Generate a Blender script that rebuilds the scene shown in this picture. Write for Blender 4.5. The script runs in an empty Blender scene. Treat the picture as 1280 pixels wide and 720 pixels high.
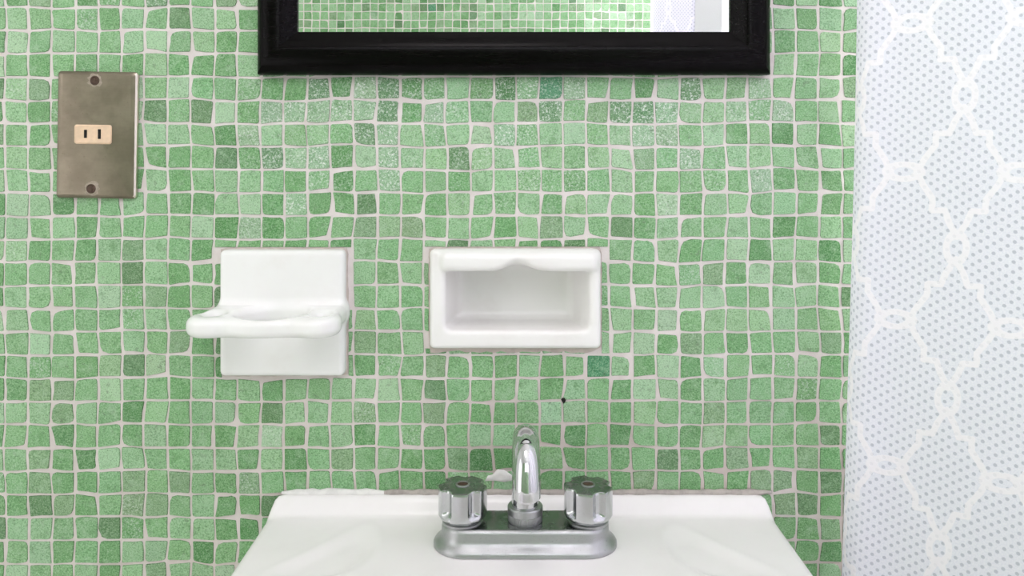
import bpy, bmesh, math, random
import numpy as np
from mathutils import Vector, Matrix

# ------------------------------------------------------------------ camera, light, exposure
EYE, DIST, FPX = 1.18, 0.70, 980.0          # eye height, camera to tiled wall, focal length in pixels
scene = bpy.context.scene
col = scene.collection
cam_data = bpy.data.cameras.new('camera')
cam_data.sensor_width = 36.0
cam_data.lens = 36.0 * FPX / 1280.0
cam_data.shift_x = 0.0
cam_data.shift_y = -(360.0 - 195.0) / 1280.0
cam_data.clip_start = 0.02
cam = bpy.data.objects.new('camera', cam_data)
cam.location = (0, -DIST, EYE)
cam.rotation_euler = (math.pi / 2, 0, 0)
col.objects.link(cam)
scene.camera = cam

world = bpy.data.worlds.new('world')
scene.world = world
world.use_nodes = True
world.node_tree.nodes['Background'].inputs[0].default_value = (0.80, 0.88, 1.0, 1)
world.node_tree.nodes['Background'].inputs[1].default_value = 0.6

def area_light(name, loc, target, sx, sy, power, colour):
    d = bpy.data.lights.new(name, 'AREA')
    d.shape = 'RECTANGLE'
    d.size, d.size_y, d.energy, d.color = sx, sy, power, colour
    o = bpy.data.objects.new(name, d)
    o.location = loc
    o.rotation_euler = (Vector(target) - Vector(loc)).to_track_quat('-Z', 'Y').to_euler()
    col.objects.link(o)
    return o

# added frontal fill behind the camera, then daylight through the window over the bath
area_light('window_fill', (0.12, -1.262, 1.92), (0.02, 0.0, 1.25), 0.84, 0.56, 2.9, (0.99, 0.884, 1.0))
area_light('bath_daylight', (1.13, -0.66, 1.34), (0.1, -0.45, 1.12), 0.8, 1.1, 28.0, (0.985, 0.878, 1.0))
area_light('door_fill', (-0.985, -0.80, 1.02), (0.1, -0.30, 1.0), 0.66, 1.6, 0.95, (0.985, 0.878, 1.0))  # added low fill from the left, at the made-up door
area_light('ceiling_fill', (-0.1, -0.62, 2.36), (-0.1, -0.55, 0), 0.34, 0.34, 2.0, (1.0, 0.905, 0.985))  # added soft fill from overhead

vs = scene.view_settings
scene.display_settings.display_device = 'sRGB'
vs.view_transform = 'Standard'
vs.look = 'None'
vs.exposure = -0.06
vs.gamma = 1.0
vs.use_curve_mapping = False

# ------------------------------------------------------------------ helpers
R = math.radians

def at(px, py, d):
    """photo pixel at depth d in front of the tiled wall -> world point"""
    k = (DIST - d) / FPX
    return Vector(((px - 640.0) * k, -d, EYE + (195.0 - py) * k))

def tag(o, label=None, cat=None, group=None, kind=None):
    if label: o['label'] = label
    if cat: o['category'] = cat
    if group: o['group'] = group
    if kind: o['kind'] = kind
    return o

def empty(name, loc):
    o = bpy.data.objects.new(name, None)
    o.empty_display_size = 0.05
    o.location = loc
    col.objects.link(o)
    return o

def link(name, me, m, parent=None, smooth=None):
    if m is not None:
        me.materials.append(m)
    if smooth is not None:
        me.polygons.foreach_set('use_smooth', [True] * len(me.polygons))
        if smooth < 180:
            me.set_sharp_from_angle(angle=R(smooth))
    o = bpy.data.objects.new(name, me)
    col.objects.link(o)
    if parent is not None:
        o.parent = parent
        p, off = parent, Vector((0, 0, 0))
        while p is not None:
            off += p.location
            p = p.parent
        o.location = -off            # mesh data is in world coordinates
    return o

def mesh_from(name, verts, faces):
    me = bpy.data.meshes.new(name)
    me.from_pydata([tuple(map(float, v)) for v in verts], [], faces)
    me.update()
    return me

def bm_mesh(name, bm, fix=True):
    if fix:
        bmesh.ops.recalc_face_normals(bm, faces=bm.faces)
    me = bpy.data.meshes.new(name)
    bm.to_mesh(me)
    bm.free()
    return me

def add_box(bm, lo, hi, bevel=0.0, seg=2):
    r = bmesh.ops.create_cube(bm, size=1.0)
    vs_ = r['verts']
    for v in vs_:
        v.co = Vector([lo[i] + (v.co[i] + 0.5) * (hi[i] - lo[i]) for i in range(3)])
    if bevel > 0:
        es = list({e for v in vs_ for e in v.link_edges})
        bmesh.ops.bevel(bm, geom=es, offset=bevel, segments=seg, profile=0.5, affect='EDGES')

def loft(bm, rings, cap_start=True, cap_end=True):
    rows = [[bm.verts.new(p) for p in ring] for ring in rings]
    n = len(rows[0])
    for a, b in zip(rows[:-1], rows[1:]):
        for i in range(n):
            bm.faces.new((a[i], a[(i + 1) % n], b[(i + 1) % n], b[i]))
    if cap_start: bm.faces.new(rows[0][::-1])
    if cap_end: bm.faces.new(rows[-1])

def lathe(bm, prof, c, n=48):
    """prof: (radius, height) pairs round a vertical axis through c"""
    loft(bm, [[(c[0] + r * math.cos(2 * math.pi * i / n), c[1] + r * math.sin(2 * math.pi * i / n), c[2] + h)
               for i in range(n)] for r, h in prof])

def tube(bm, pts, radii, n=28):
    rings = []
    up = Vector((1, 0, 0))
    for i, p in enumerate(pts):
        a = pts[max(0, i - 1)]
        b = pts[min(len(pts) - 1, i + 1)]
        t = (b - a).normalized()
        ref = up if abs(t.x) < 0.9 else Vector((0, 0, 1))
        u = (ref - t * ref.dot(t)).normalized()
        w = t.cross(u)
        rings.append([p + (u * math.cos(2 * math.pi * k / n) + w * math.sin(2 * math.pi * k / n)) * radii[i] for k in range(n)])
    loft(bm, rings)

# ---- signed distance shapes turned to smooth ceramic meshes (surface nets)
def smin(a, b, k):
    h = np.clip(0.5 + 0.5 * (b - a) / k, 0, 1)
    return b * (1 - h) + a * h - k * h * (1 - h)

def smax(a, b, k):
    return -smin(-a, -b, k)

def sd_box(p, c, h, r):
    q = [np.abs(p[i] - c[i]) - (h[i] - r) for i in range(3)]
    out = np.sqrt(sum(np.maximum(t, 0) ** 2 for t in q))
    return out + np.minimum(np.maximum(np.maximum(q[0], q[1]), q[2]), 0) - r

def sd_box2(x, y, cx, cy, hx, hy, r):
    qx, qy = np.abs(x - cx) - (hx - r), np.abs(y - cy) - (hy - r)
    return np.sqrt(np.maximum(qx, 0) ** 2 + np.maximum(qy, 0) ** 2) + np.minimum(np.maximum(qx, qy), 0) - r

def extrude(d2, z, h, r):
    a, b = d2 + r, np.abs(z) - (h - r)
    return np.minimum(np.maximum(a, b), 0) + np.sqrt(np.maximum(a, 0) ** 2 + np.maximum(b, 0) ** 2) - r

def surface_nets(name, f, lo, hi, h):
    n = [int(math.ceil((hi[i] - lo[i]) / h)) + 1 for i in range(3)]
    ax = [lo[i] + h * np.arange(n[i]) for i in range(3)]
    P = np.meshgrid(*ax, indexing='ij')
    v = f(P)
    shp = tuple(k - 1 for k in n)
    cnt = np.zeros(shp); acc = np.zeros(shp + (3,))
    idx = np.stack(np.meshgrid(*[np.arange(k) for k in shp], indexing='ij'), -1).astype(float)
    def corner(o):
        return v[o[0]:o[0] + shp[0], o[1]:o[1] + shp[1], o[2]:o[2] + shp[2]]
    for a in range(3):
        others = [b for b in range(3) if b != a]
        for s in range(2):
            for t in range(2):
                o = [0, 0, 0]; o[others[0]] = s; o[others[1]] = t
                e = list(o); e[a] = 1
                v0, v1 = corner(o), corner(e)
                m = (v0 < 0) != (v1 < 0)
                fr = np.where(m, v0 / np.where(m, v0 - v1, 1), 0)
                pos = idx + np.array(o, float)
                pos[..., a] += fr
                acc += np.where(m[..., None], pos, 0)
                cnt += m
    act = cnt > 0
    ids = -np.ones(shp, int)
    ids[act] = np.arange(act.sum())
    verts = acc[act] / cnt[act][:, None] * h + np.array(lo)
    faces = []
    for a in range(3):
        b, c = (a + 1) % 3, (a + 2) % 3
        sl0 = [slice(1, None)] * 3; sl1 = [slice(1, None)] * 3
        sl0[a] = slice(0, n[a] - 1); sl1[a] = slice(1, n[a])
        sl0[b] = sl1[b] = slice(1, n[b] - 1); sl0[c] = sl1[c] = slice(1, n[c] - 1)
        m = (v[tuple(sl0)] < 0) != (v[tuple(sl1)] < 0)
        pos = np.argwhere(m)
        if len(pos) == 0: continue
        off = np.zeros(3, int); off[b] = 1; off[c] = 1
        g = pos + off
        neg = v[tuple(g.T)] < 0
        def cell(db, dc):
            q = g.copy(); q[:, b] += db; q[:, c] += dc
            return ids[tuple(q.T)]
        quad = np.stack([cell(-1, -1), cell(0, -1), cell(0, 0), cell(-1, 0)], 1)
        quad[~neg] = quad[~neg][:, ::-1]
        faces.append(quad)
    F = np.concatenate(faces)
    me = bpy.data.meshes.new(name)
    me.from_pydata(verts.tolist(), [], F.tolist())
    me.update()
    return me

# ------------------------------------------------------------------ materials
def srgb(r, g, b):
    f = lambda c: c / 12.92 if c <= 0.04045 else ((c + 0.055) / 1.055) ** 2.4
    return (f(r / 255), f(g / 255), f(b / 255), 1.0)

class Nodes:
    def __init__(self, name):
        self.m = bpy.data.materials.new(name)
        self.m.use_nodes = True
        self.t = self.m.node_tree
        self.t.nodes.clear()
        self.out = self.t.nodes.new('ShaderNodeOutputMaterial')
        self.bsdf = self.t.nodes.new('ShaderNodeBsdfPrincipled')
        self.t.links.new(self.bsdf.outputs[0], self.out.inputs[0])
    def put(self, sock, v):
        if isinstance(v, bpy.types.NodeSocket): self.t.links.new(v, sock)
        else: sock.default_value = v
    def set(self, **kw):
        for k, v in kw.items():
            self.put(self.bsdf.inputs[k.replace('_', ' ')], v)
    def math(self, op, a, b=0.0, c=0.0, clamp=False):
        n = self.t.nodes.new('ShaderNodeMath'); n.operation = op; n.use_clamp = clamp
        for i, v in enumerate((a, b, c)): self.put(n.inputs[i], v)
        return n.outputs[0]
    def vec(self, op, a, b=(0, 0, 0), s=None):
        n = self.t.nodes.new('ShaderNodeVectorMath'); n.operation = op
        self.put(n.inputs[0], a)
        if op != 'SCALE' and op != 'LENGTH': self.put(n.inputs[1], b)
        if s is not None: self.put(n.inputs[3], s)
        return n.outputs[1] if op in ('LENGTH', 'DOT_PRODUCT', 'DISTANCE') else n.outputs[0]
    def pos(self):
        return self.t.nodes.new('ShaderNodeNewGeometry').outputs['Position']
    def uv(self):
        return self.t.nodes.new('ShaderNodeTexCoord').outputs['UV']
    def sep(self, v):
        n = self.t.nodes.new('ShaderNodeSeparateXYZ'); self.put(n.inputs[0], v); return n.outputs
    def comb(self, x, y, z=0.0):
        n = self.t.nodes.new('ShaderNodeCombineXYZ')
        for i, v in enumerate((x, y, z)): self.put(n.inputs[i], v)
        return n.outputs[0]
    def noise(self, vec, scale, detail=2.0, rough=0.5):
        n = self.t.nodes.new('ShaderNodeTexNoise')
        self.put(n.inputs['Vector'], vec); n.inputs['Scale'].default_value = scale
        n.inputs['Detail'].default_value = detail; n.inputs['Roughness'].default_value = rough
        return n.outputs[0]
    def ramp(self, v, a, b, lo=0.0, hi=1.0):
        n = self.t.nodes.new('ShaderNodeMapRange'); n.clamp = True; n.interpolation_type = 'SMOOTHSTEP'
        self.put(n.inputs[0], v)
        for i, k in enumerate((a, b, lo, hi)): self.put(n.inputs[i + 1], k)
        return n.outputs[0]
    def mix(self, f, a, b, mode='MIX'):
        n = self.t.nodes.new('ShaderNodeMix'); n.data_type = 'RGBA'; n.blend_type = mode
        self.put(n.inputs[0], f); self.put(n.inputs[6], a); self.put(n.inputs[7], b)
        return n.outputs[2]
    def bump(self, h, strength, dist=0.001):
        n = self.t.nodes.new('ShaderNodeBump')
        n.inputs['Strength'].default_value = strength; n.inputs['Distance'].default_value = dist
        self.put(n.inputs['Height'], h)
        self.t.links.new(n.outputs[0], self.bsdf.inputs['Normal'])

def mat_tile():
    N = Nodes('green_glass_tile')
    a = N.t.nodes.new('ShaderNodeVertexColor'); a.layer_name = 'tile_color'
    p = N.pos()
    fine = N.noise(p, 900, 2, 0.6)
    mid = N.noise(p, 190, 3, 0.6)
    c = N.mix(N.ramp(fine, 0.45, 0.72, 0.0, 0.36), a.outputs[0], srgb(204, 230, 196))
    c = N.mix(N.ramp(fine, 0.50, 0.26, 0.0, 0.66), c, srgb(40, 92, 40))
    c = N.mix(N.ramp(mid, 0.56, 0.78, 0.0, 0.5), c, srgb(88, 98, 82))
    c = N.mix(N.ramp(mid, 0.42, 0.22, 0.0, 0.25), c, srgb(190, 214, 184))
    patch = N.noise(p, 75, 3, 0.65)                 # cloudy glass, uneven within each tile
    c = N.mix(N.ramp(patch, 0.52, 0.70, 0.0, 0.34), c, srgb(176, 206, 172))
    c = N.mix(N.ramp(patch, 0.46, 0.30, 0.0, 0.38), c, srgb(78, 128, 70))
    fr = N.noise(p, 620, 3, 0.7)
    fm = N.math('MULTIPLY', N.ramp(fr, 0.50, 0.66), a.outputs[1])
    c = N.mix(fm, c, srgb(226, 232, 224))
    N.set(Base_Color=c, Roughness=N.ramp(mid, 0.3, 0.7, 0.30, 0.55), IOR=1.45)
    N.bump(N.math('ADD', fine, N.math('MULTIPLY', mid, 1.5)), 0.35, 0.0004)
    return N.m

def mat_grout():
    N = Nodes('pale_grout')
    p = N.pos()
    x, y, z = N.sep(p)
    n1 = N.noise(p, 40, 4, 0.6); n2 = N.noise(p, 700, 2, 0.6)
    c = N.mix(N.ramp(n1, 0.35, 0.7), srgb(232, 224, 221), srgb(220, 210, 207))
    # soap scum and rust staining low down around the basin
    low = N.math('MULTIPLY', N.ramp(z, EYE - 0.13, EYE - 0.31), N.ramp(N.noise(p, 9, 3, 0.6), 0.25, 0.62))
    c = N.mix(N.math('MULTIPLY', low, N.ramp(x, -0.40, 0.0, 0.15, 0.55)), c, srgb(176, 156, 146))
    c = N.mix(N.ramp(n2, 0.62, 0.8, 0.0, 0.3), c, srgb(150, 138, 128))
    N.set(Base_Color=c, Roughness=0.85)
    N.bump(N.math('ADD', n2, n1), 0.5, 0.0006)
    return N.m

def mat_ceramic(name, colr, stain, gloss=0.22):
    N = Nodes(name)
    p = N.pos()
    n1 = N.noise(p, 22, 4, 0.6); n2 = N.noise(p, 130, 4, 0.7)
    c = N.mix(N.ramp(n1, 0.45, 0.75, 0.0, 0.5), colr, stain)
    c = N.mix(N.ramp(n2, 0.74, 0.80, 0.0, 0.35), c, srgb(170, 150, 140))
    N.set(Base_Color=c, Roughness=gloss, IOR=1.5)
    return N.m

def mat_chrome(name, colr, r0, r1, spots):
    N = Nodes(name)
    p = N.pos()
    n1 = N.noise(p, 120, 4, 0.65); n2 = N.noise(p, 900, 2, 0.6)
    c = N.mix(N.ramp(n2, 0.60, 0.75, 0.0, spots), colr, srgb(120, 122, 120))
    N.set(Base_Color=c, Metallic=1.0, Roughness=N.ramp(n1, 0.3, 0.7, r0, r1))
    return N.m

def plain(name, colr, rough=0.5, metallic=0.0, scale=60, amount=0.12, ior=1.45):
    N = Nodes(name)
    p = N.pos()
    dark = tuple(v * 0.6 for v in colr[:3]) + (1,)
    c = N.mix(N.ramp(N.noise(p, scale, 4, 0.6), 0.35, 0.75, 0.0, amount * 2), colr, dark)
    N.set(Base_Color=c, Roughness=rough, Metallic=metallic, IOR=ior)
    return N.m

def mat_frame():
    N = Nodes('black_brown_wood')
    p = N.vec('MULTIPLY', N.pos(), (30.0, 400.0, 400.0))
    g = N.noise(p, 1.0, 4, 0.6)
    c = N.mix(N.ramp(g, 0.4, 0.75), srgb(5, 4, 4), srgb(12, 9, 9))
    N.set(Base_Color=c, Roughness=0.24, IOR=1.45, Specular_IOR_Level=0.09)
    N.bump(g, 0.12, 0.0004)
    return N.m

def mat_plate():
    N = Nodes('tarnished_nickel')
    p = N.pos()
    n1 = N.noise(p, 30, 4, 0.6); n2 = N.noise(p, 420, 3, 0.7)
    br = N.noise(N.vec('MULTIPLY', p, (60.0, 900.0, 900.0)), 1.0, 2, 0.6)
    c = N.mix(N.ramp(n1, 0.35, 0.7), srgb(146, 136, 120), srgb(126, 116, 101))
    c = N.mix(N.ramp(n2, 0.60, 0.78, 0.0, 0.6), c, srgb(112, 100, 84))
    c = N.mix(N.ramp(n2, 0.25, 0.14, 0.0, 0.7), c, srgb(210, 200, 185))
    N.set(Base_Color=c, Metallic=0.85, Roughness=N.ramp(br, 0.3, 0.7, 0.36, 0.48))
    N.bump(n2, 0.08, 0.0003)
    return N.m

def mat_curtain():
    """printed fabric: white interlaced trellis over pale blue with grey woven dots; UV in metres"""
    N = Nodes('trellis_curtain_fabric')
    u, v, _ = N.sep(N.uv())
    HX, HZ = 0.0405, 0.0605
    def fold(c, h, off=0.0):
        return N.math('PINGPONG', N.math('ADD', c, off + 20 * h), h)
    # fold so that (0,0) is a sideways link and (HX,HZ) an upright link; second lattice shifted by half
    q = N.comb(fold(u, HX), fold(v, HZ))
    pts = [(0.0100, 0.0), (0.0145, 0.0102), (0.0220, 0.0217), (0.0220, 0.0309), (0.0312, 0.0309), (0.0345, 0.0406), (0.0405, 0.0517)]
    d = None
    for a, b in zip(pts[:-1], pts[1:]):
        a3, b3 = Vector((*a, 0)), Vector((*b, 0))
        ab = b3 - a3
        pa = N.vec('SUBTRACT', q, tuple(a3))
        t = N.math('DIVIDE', N.vec('DOT_PRODUCT', pa, tuple(ab)), ab.length_squared, clamp=True)
        s = N.vec('LENGTH', N.vec('SUBTRACT', pa, N.vec('SCALE', tuple(ab), s=t)))
        d = s if d is None else N.math('MINIMUM', d, s)
    def ell(cx, cy, rx, ry):
        pa = N.vec('MULTIPLY', N.vec('SUBTRACT', q, (cx, cy, 0)), (1 / rx, 1 / ry, 0))
        k = N.math('SUBTRACT', N.vec('LENGTH', pa), 1.0)
        return N.math('MULTIPLY', N.math('ABSOLUTE', k), min(rx, ry))
    d = N.math('MINIMUM', d, ell(0, 0, 0.0116, 0.0060))
    d = N.math('MINIMUM', d, ell(HX, HZ, 0.0070, 0.0110))
    line = N.ramp(d, 0.0019, 0.0028, 1.0, 0.0)
    # woven dots in staggered rows
    DX, DZ = 0.0092, 0.0078
    def dots(ou, ov):
        a = N.math('PINGPONG', N.math('ADD', u, ou + 100 * DX), DX / 2)
        b = N.math('PINGPONG', N.math('ADD', N.math('ADD', v, N.math('MULTIPLY', u, 0.16)), ov + 100 * DZ), DZ / 2)
        return N.vec('LENGTH', N.comb(a, b))
    dd = N.math('MINIMUM', dots(0, 0), dots(DX / 2, DZ / 2))
    dot = N.ramp(dd, 0.0010, 0.0018, 1.0, 0.0)
    weave = N.noise(N.comb(u, v), 800, 2, 0.6)
    base = N.mix(N.ramp(weave, 0.3, 0.7), srgb(237, 237, 246), srgb(247, 246, 252))
    c = N.mix(N.math('MULTIPLY', dot, 0.85), base, srgb(198, 200, 210))
    c = N.mix(N.math('MULTIPLY', line, N.math('SUBTRACT', 1.0, N.math('MULTIPLY', dot, 0.18))), c, srgb(254, 250, 254))
    N.set(Base_Color=c, Roughness=0.9)
    N.bump(N.math('SUBTRACT', N.math('ADD', N.math('MULTIPLY', line, 0.5), weave), dot), 0.3, 0.0006)
    tr = N.t.nodes.new('ShaderNodeBsdfTranslucent')
    N.t.links.new(c, tr.inputs[0])
    mx = N.t.nodes.new('ShaderNodeMixShader'); mx.inputs[0].default_value = 0.28
    N.t.links.new(N.bsdf.outputs[0], mx.inputs[1]); N.t.links.new(tr.outputs[0], mx.inputs[2])
    N.t.links.new(mx.outputs[0], N.out.inputs[0])
    return N.m

M = dict(
    tile=mat_tile(), grout=mat_grout(),
    ceramic=mat_ceramic('white_glazed_ceramic', srgb(246, 246, 244), srgb(238, 235, 231)),
    dish=mat_ceramic('aged_white_ceramic', srgb(245, 244, 241), srgb(234, 230, 225), 0.32),
    sink=mat_ceramic('basin_enamel', srgb(248, 245, 244), srgb(242, 239, 237)),
    chrome=mat_chrome('polished_chrome', srgb(204, 205, 206), 0.05, 0.10, 0.15),
    dull=mat_chrome('worn_chrome', srgb(178, 179, 180), 0.36, 0.50, 0.45),
    dark_top=mat_chrome('darker_chrome', srgb(138, 141, 140), 0.16, 0.30, 0.7),  # darker chrome for level tops of base and handles
    knob=mat_chrome('faceted_chrome', srgb(198, 200, 201), 0.12, 0.26, 0.3),
    frame=mat_frame(), plate=mat_plate(), curtain=mat_curtain(),
    edge_glint=plain('nickel_edge_glint', srgb(226, 216, 202), 0.28, 1.0, 200, 0.1),
    scale=plain('pale_corrosion', srgb(176, 164, 148), 0.7, 0.3, 500, 0.4),
    mirror=plain('silvered_glass', srgb(246, 248, 247), 0.0, 1.0, 5, 0.0),
    ivory=plain('ivory_plastic', srgb(243, 212, 180), 0.4, 0, 90, 0.2),
    black=plain('dark_slot', srgb(20, 17, 14), 0.7),
    rust=plain('rusty_steel', srgb(96, 78, 66), 0.6, 0.4, 600, 0.45),
    paint=plain('white_paint', srgb(240, 240, 238), 0.7, 0, 40, 0.03),
    grey_paint=plain('pale_grey_plaster', srgb(178, 179, 183), 0.8, 0, 300, 0.06),
    floor=plain('pale_floor_tile', srgb(224, 221, 216), 0.5, 0, 8, 0.1),
    caulk=plain('grimy_caulk', srgb(190, 182, 175), 0.6, 0, 120, 0.4),
    white_caulk=plain('white_caulk', srgb(240, 238, 235), 0.5, 0, 150, 0.15),
    steel=plain('brushed_steel', srgb(200, 202, 205), 0.25, 1.0),
)
def mat_glow(name, colr, s):
    N = Nodes(name)
    N.set(Base_Color=srgb(240, 240, 240), Emission_Color=colr, Emission_Strength=s, Roughness=0.5)
    return N.m
M['plain_fabric'] = plain('plain_white_fabric', srgb(232, 231, 236), 0.9, 0, 500, 0.05)
M['pane'] = mat_glow('daylit_and_fill_frosted_glass', srgb(245, 248, 255), 2.5)
M['fill_door_pane'] = mat_glow('fill_door_glass', srgb(250, 248, 246), 1.2)
M['fill_diffuser'] = mat_glow('fill_lamp_diffuser', srgb(255, 248, 236), 2.0)

# ------------------------------------------------------------------ structure
PITCH_X, PITCH_Z = 29.05 / 1400.0, 28.95 / 1400.0
ROOM = 1.285                                  # depth of the room
XL, XR, ZC = -1.0, 1.15, 2.4
E = EYE
HOLDER = dict(x0=-0.2575, x1=-0.1475, z0=E - 0.1940, z1=E - 0.0830)
DISH = dict(x0=-0.0727, x1=0.0784, z0=E - 0.1703, z1=E - 0.0826)

def wall_slab(name, y0, y1, hole=None, x0=XL, x1=XR):
    bm = bmesh.new()
    if hole is None:
        add_box(bm, (x0, y0, 0), (x1, y1, ZC))
    else:
        hx0, hx1, hz0, hz1 = hole
        add_box(bm, (x0, y0, 0), (hx0, y1, ZC)); add_box(bm, (hx1, y0, 0), (x1, y1, ZC))
        add_box(bm, (hx0, y0, 0), (hx1, y1, hz0)); add_box(bm, (hx0, y0, hz1), (hx1, y1, ZC))
    return bm_mesh(name, bm)

wall_back = tag(link('wall_back', wall_slab('wall_back', 0.0, 0.12,
                (DISH['x0'] + 0.006, DISH['x1'] - 0.006, DISH['z0'] + 0.006, DISH['z1'] - 0.006)), M['grout']),
                'wall of small uneven green mosaic tiles in pale grout behind the basin', kind='structure')
FILL_WIN = (-0.34, 0.58, 1.625, 2.225)
wall_front = tag(link('wall_front', wall_slab('wall_front', -ROOM - 0.10, -ROOM, FILL_WIN), M['grey_paint']),
                 'opposite wall of pale green mosaic tiles seen in the mirror', kind='structure')
def side_wall(name, x0, x1, hole=None):
    bm = bmesh.new()
    y0, y1 = -ROOM - 0.1, 0.12
    if hole is None:
        add_box(bm, (x0, y0, 0), (x1, y1, ZC))
    else:
        a, b, c, d = hole
        add_box(bm, (x0, y0, 0), (x1, a, ZC)); add_box(bm, (x0, b, 0), (x1, y1, ZC))
        add_box(bm, (x0, a, 0), (x1, b, c)); add_box(bm, (x0, a, d), (x1, b, ZC))
    return link(name, bm_mesh(name, bm), M['paint'])
FILL_DOOR = (-1.18, -0.42, 0.0, 2.0)
tag(side_wall('wall_left', XL - 0.1, XL, FILL_DOOR), 'plain white painted wall left of the basin', kind='structure')
BWIN = (-1.10, -0.22, 0.76, 1.94)
tag(side_wall('wall_right', XR, XR + 0.1, BWIN), 'plain white painted wall beyond the shower curtain', kind='structure')
for nm, z0, z1, m, lab in (('floor', -0.1, 0.0, 'floor', 'grey bathroom floor'), ('ceiling', ZC, ZC + 0.1, 'paint', 'white painted ceiling')):
    bm = bmesh.new(); add_box(bm, (XL - 0.1, -ROOM - 0.1, z0), (XR + 0.1, 0.12, z1))
    tag(link(nm, bm_mesh(nm, bm), M[m]), lab, kind='structure')

def window(name, lo, hi, axis, inset, label):
    """frame of four bars with a frosted pane; lo/hi are opposite corners of the opening"""
    root = empty(name, ((lo[0] + hi[0]) / 2, (lo[1] + hi[1]) / 2, lo[2]))
    tag(root, label, kind='structure')
    t = 0.035
    bm = bmesh.new()
    h = 1 - axis                                # horizontal in-plane axis
    def bar(a0, a1, z0, z1, bm=bm, dep=(0.2, 0.8)):
        l, u = [0, 0, z0], [0, 0, z1]
        l[h], u[h] = a0, a1
        w = hi[axis] - lo[axis]
        l[axis], u[axis] = lo[axis] + dep[0] * w, lo[axis] + dep[1] * w
        add_box(bm, l, u)
    bar(lo[h], hi[h], lo[2], lo[2] + t); bar(lo[h], hi[h], hi[2] - t, hi[2])
    bar(lo[h], lo[h] + t, lo[2] + t, hi[2] - t); bar(hi[h] - t, hi[h], lo[2] + t, hi[2] - t)
    mid = (lo[h] + hi[h]) / 2
    bar(mid - t / 2, mid + t / 2, lo[2] + t, hi[2] - t)
    link('window_frame', bm_mesh('window_frame', bm), M['paint'], root)
    bm = bmesh.new(); bar(lo[h] + t, hi[h] - t, lo[2] + t, hi[2] - t, bm, (0.4, 0.5))
    link('pane', bm_mesh('pane', bm), M['pane'], root)
def fill_door(name, label):
    root = tag(empty(name, (XL - 0.05, (FILL_DOOR[0] + FILL_DOOR[1]) / 2, 0.0)), label, kind='structure')
    a, b, z1, t = FILL_DOOR[0], FILL_DOOR[1], FILL_DOOR[3], 0.05
    bm = bmesh.new()
    x0, x1 = XL - 0.08, XL - 0.04
    add_box(bm, (x0, a, 0.002), (x1, b, 0.20)); add_box(bm, (x0, a, z1 - t), (x1, b, z1))
    add_box(bm, (x0, a, 0.20), (x1, a + t, z1 - t)); add_box(bm, (x0, b - t, 0.20), (x1, b, z1 - t))
    link('fill_door_frame', bm_mesh('fill_door_frame', bm), M['paint'], root)
    bm = bmesh.new(); add_box(bm, (x0 + 0.015, a + t, 0.20), (x0 + 0.021, b - t, z1 - t))
    link('pane', bm_mesh('pane', bm), M['fill_door_pane'], root)
    bm = bmesh.new()
    tube(bm, [Vector((x1 - 0.001, b - 0.025, 1.0)), Vector((XL - 0.015, b - 0.025, 1.0))], [0.007, 0.007], 12)
    tube(bm, [Vector((XL - 0.018, b - 0.02, 1.0)), Vector((XL - 0.018, b - 0.13, 1.0))], [0.008, 0.007], 12)
    link('fill_door_handle', bm_mesh('fill_door_handle', bm), M['steel'], root, 50)
fill_door('fill_door_1', 'white door with a tall glowing pane, added in the left wall for fill light')  # unseen door, added to bring low fill from the left
window('fill_window_1', (FILL_WIN[0], -ROOM - 0.1, FILL_WIN[2]), (FILL_WIN[1], -ROOM, FILL_WIN[3]), 1, 0, 'frosted window added high in the opposite wall for frontal fill light')  # unseen window, added to carry the frontal fill
window('window_2', (XR, BWIN[0], BWIN[2]), (XR + 0.1, BWIN[1], BWIN[3]), 0, 0, 'frosted window in the wall beyond the shower curtain')

# ------------------------------------------------------------------ mosaic tiles
CODES = 'plmsdgkfxDt'
PALETTE = np.array([srgb(*c)[:3] for c in (
    (170, 204, 166), (152, 193, 147), (132, 180, 127), (110, 163, 104), (86, 143, 82), (132, 164, 124), (94, 132, 88),
    (150, 184, 148), (100, 140, 100), (62, 118, 62), (66, 140, 100))])
# how each tile of the photographed wall looks, row by row: pale, light, mid, strong, dark, grey, ...
TILE_MAP = """
lmmmslmklls......................lsl
pmllmlpmlsm......................smp
msmsmslsssl......................lmm
lg...pmpmmmssxdfxdmlsDmtfmmdlxlmfmml
ls...pkmkpsfffffxsflmlgxmgxxflllmfml
ms...lplmdflmlmxflmlpfmlpmlffmpsmdls
lm...sssmksxffdpfllkllmlmlpgmfmlllmls
lm...slsmllmsmdmfmmsllmmsmlmmmmmfsms
pldmmlmsslpsfsskmmslmmlslllspsllmlms
lmlsmmmmpdfdmsmglgmlmslglmkslmmlmdml
lsmslglmsmmmsmdlmmlklmsdkmmmlsmpdlld
mmmmlklsmsmmmmmlmlglmlmllmmmmmgspmls
lmmmpsgsmkmmmmmmlmlmlmlllsmlllpmmllm
lmmmmmlmmsmmmmmlmmmlmlmllmlmpmllllmm
mpmmmlmgskmmmmmgmldlmlmllllpsgmsmmlg
msmslkpmmdmmmmmsmmgmmslsmtlspslmmmls
sggmpmmslmlsmmllpmkmmmlslmsplslmmmsm
llglmdlmmlmklllgmmgmssmplmslmmgmmmsm
mmdmmslsmslpsmldmmmmllmsdmdmmslmmmmk
mgsdplmmllsldmgmmssgDdsmsmsmkssgsmgs
mgssmgmgmsgmsmmmssdmllmsmmsgmsmsggsk
skgsmggmlsskmmmmmmmmmmmmmmmmmmmmmgks
llmmksmllsdmmmmmmmmmmmmmmmmmmmmmmssg
mlsmsllmdmsdmmmmmmmmmmmmmmmmmmmmmmsd
""".split()
WEIGHTS = np.array([0.09, 0.22, 0.30, 0.17, 0.05, 0.08, 0.03, 0.02, 0.01, 0.005, 0.002])

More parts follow.
